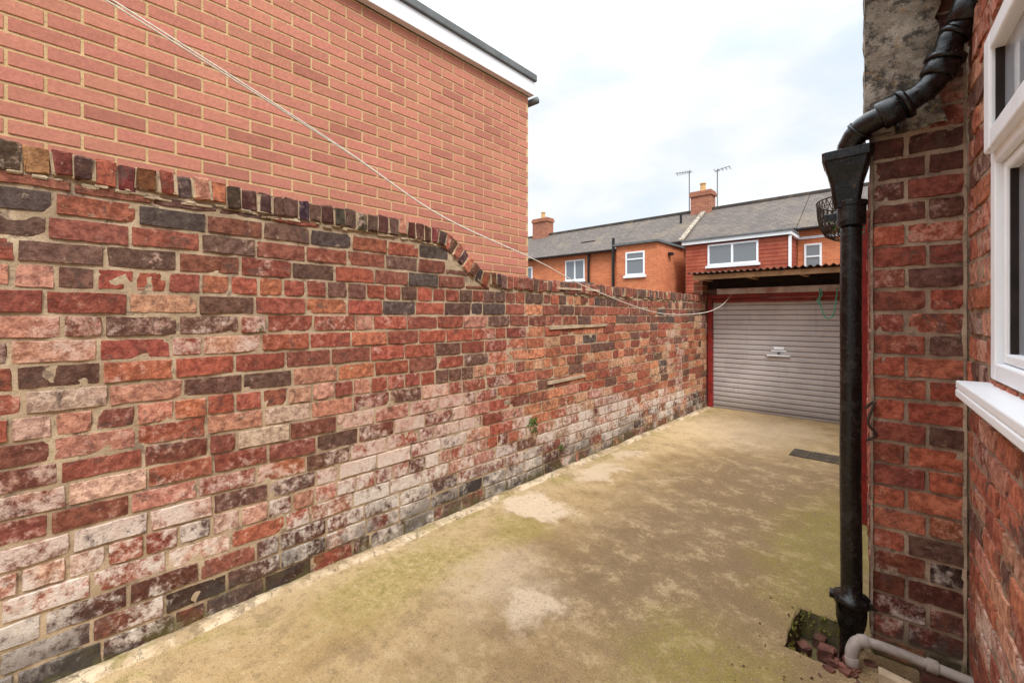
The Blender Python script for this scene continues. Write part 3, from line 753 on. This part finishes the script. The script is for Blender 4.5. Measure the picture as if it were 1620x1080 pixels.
# ================================================================= terrace behind
def far_window(par,x0,x1,z0,z1,Y,mull=1,trans=None,name='window'):
    t=.06; L_=[(x0,x0+t,Y-.03,Y+.03,z0,z1),(x1-t,x1,Y-.03,Y+.03,z0,z1),(x0+t,x1-t,Y-.03,Y+.03,z0,z0+t),(x0+t,x1-t,Y-.03,Y+.03,z1-t,z1)]
    for i in range(mull):
        c=x0+(x1-x0)*(i+1)/(mull+1); L_.append((c-.035,c+.035,Y-.028,Y+.02,z0+t,z1-t))
    w=boxes(name,L_,M_white,par)
    if trans: boxes('transom',[(x0+t,x1-t,Y-.035,Y-.029,trans,trans+.05)],M_white,w)
    boxes('pane',[(x0+t/2,x1-t/2,Y-.008,Y+.012,z0+t/2,z1-t/2)],M_glass,w)
    boxes('sill',[(x0-.06,x1+.06,Y-.08,Y-.001,z0-.09,z0-.003)],M_fasc,w)
    return w
RY,RZ,FY,EZ=20.0,5.92,17.5,4.32
def house(x0,x1,mat,label,ez=EZ):
    r=thing('terraced_house',label,'house',((x0+x1)/2,FY,0),'terraced houses across the alley')
    boxes('wall',[(x0,x1,FY,22.5,-.3,ez+.02)],mat,r)
    m=MB(); y0=FY-.22; z0=ez-.12
    vs=[(x0,y0,z0),(x1,y0,z0),(x1,RY,RZ),(x0,RY,RZ),(x0,22.7,z0),(x1,22.7,z0)]
    vs2=[(a,b,c+.07) for a,b,c in vs]
    m.add(vs+vs2,[(6,7,8,9),(9,8,11,10),(0,3,2,1),(3,4,5,2),(0,1,7,6),(4,10,11,5),(0,6,9,3),(1,2,8,7),(3,9,10,4),(2,5,11,8)])
    m.box(x0,x1,RY-.11,RY+.11,RZ+.02,RZ+.13)
    m.add([(x0+.02,FY,ez),(x0+.02,RY,RZ-.02),(x0+.02,22.5,ez)],[(0,1,2)],mi=1); m.add([(x1-.02,FY,ez),(x1-.02,RY,RZ-.02),(x1-.02,22.5,ez)],[(0,1,2)],mi=1)
    ro=m.obj('roof',[M_slate,mat],r)
    m=MB(); m.tube([(x0,FY-.26,ez-.07),(x1,FY-.26,ez-.07)],.05,8); m.obj('gutter',M_dark,ro)
    return r,ro
def chimney(ro,x0,x1,top,pots,mat=M_far2,Y=20.0):
    c=boxes('chimney',[(x0,x1,Y-.3,Y+.3,5.3,top-.22),(x0-.05,x1+.05,Y-.35,Y+.35,top-.218,top-.09),(x0-.02,x1+.02,Y-.32,Y+.32,top-.088,top)],mat,ro)
    for p in pots:
        m=MB(); m.tube([(p,Y,top-.01),(p,Y,top+.06),(p,Y,top+.08),(p,Y,top+.32),(p,Y,top+.34),(p,Y,top+.38)],[.15,.15,.12,.105,.13,.13],12)
        m.obj('chimney_pot',M_pot,ro,smooth=False)
def pipe(par,x,y_,z0,z1,r=.055,name='drainpipe'):
    m=MB(); m.tube([(x,y_,z0),(x,y_,z1)],r,8); m.obj(name,M_iron,par)
rA,roA=house(-22,-9.9,M_far,'orange brick terraced house with slate roof and white windows')
chimney(roA,-16.55,-15.5,6.95,[-16.0])
far_window(rA,-12.62,-11.52,3.05,4.02,FY,1); far_window(rA,-15.6,-14.7,3.2,3.9,FY,1)
pipe(rA,-11.25,FY-.1,-.1,4.2); pipe(rA,-9.98,FY-.1,-.1,4.2)
boxes('roof_window',[(-12.3,-11.5,18.35,18.42,4.88,5.0)],M_dark,roA)
boxes('porch',[(-12.9,-11.0,16.0,FY-.01,2.75,2.86)],M_lead,rA); boxes('porch_wall',[(-12.8,-11.1,16.1,FY-.011,-.3,2.74)],M_far2,rA)
rB,roB=house(-9.88,-6.95,M_far,'orange brick terraced house with flat roofed rear extension')
boxes('extension',[(-8.46,-6.85,15.0,FY-.005,-.3,3.98)],M_far,rB)
boxes('extension_roof',[(-8.56,-6.77,14.88,FY-.23,3.985,4.06)],M_lead,rB)
far_window(rB,-8.07,-7.31,2.85,3.72,15.0,0,3.42)
chimney(roB,-7.45,-6.60,6.80,[-7.02])
pipe(rB,-8.55,14.93,-.1,4.3); pipe(rB,-7.6,19.0,5.2,5.75,.05,'vent_pipe')
m=MB(); m.box(-6.84,-6.70,15.9,16.1,3.6,3.7); m.obj('wall_light',M_dark,rB)
rC,roC=house(-6.93,-3.06,M_far2,'terraced house with dark red clad extension and white window')
m=MB(); m.add([(-7.0,FY-.26,4.29),(-6.8,FY-.26,4.29),(-6.8,RY,RZ+.09),(-7.0,RY,RZ+.09),(-7.0,FY-.26,4.35),(-6.8,FY-.26,4.35),(-6.8,RY,RZ+.16),(-7.0,RY,RZ+.16)],[(4,5,6,7),(0,1,5,4),(1,2,6,5),(0,4,7,3)]); m.obj('parapet',M_render,roC)
boxes('extension',[(-6.3,-3.06,16.2,FY-.005,2.2,3.90)],M_clad,rC)
boxes('fascia',[(-6.4,-2.98,16.08,16.16,3.925,4.04),(-3.05,-2.97,16.161,FY-.01,3.925,4.04),(-3.055,-2.99,16.165,16.30,2.2,3.90)],M_fasc,rC)
boxes('extension_roof',[(-6.42,-2.95,16.04,FY-.3,4.045,4.10)],M_lead,rC)
w=far_window(rC,-5.52,-3.91,3.12,3.86,16.2,1)
boxes('extension_base',[(-6.25,-3.1,16.3,FY-.006,-.3,2.195)],M_far2,rC)
rD,roD=house(-3.04,3.0,M_far,'orange brick terraced house with slate roof above the garage',4.30)
far_window(rD,-2.85,-2.36,2.7,3.75,FY,0,3.3); far_window(rD,-1.6,-.6,2.9,3.9,FY,1)
boxes('string_course',[(-3.0,3.0,FY-.04,FY-.004,3.92,4.0)],M_fasc,rD)
def aerial(x,zt,z0,dirx,n):
    m=MB(); m.tube([(x,20.0,z0),(x,20.0,zt)],.020,6); m.tube([(x-.1*dirx,20,zt-.05),(x+.55*dirx,19.8,zt-.02)],.012,6)
    for i in range(n):
        q=x+dirx*(-.08+.6*i/(n-1)); m.tube([(q,19.75,zt-.04),(q,20.15,zt-.04)],.008,5)
        m.tube([(q,19.95,zt-.12),(q,19.95,zt+.05)],.008,5)
    o=m.obj('television_aerial',M_steel); tag(o,'thin metal television aerial on a mast by the chimney','aerial','television aerials on the roofs')
aerial(-7.62,7.85,5.9,-1,6)
aerial(-6.42,7.65,6.0,1,5)
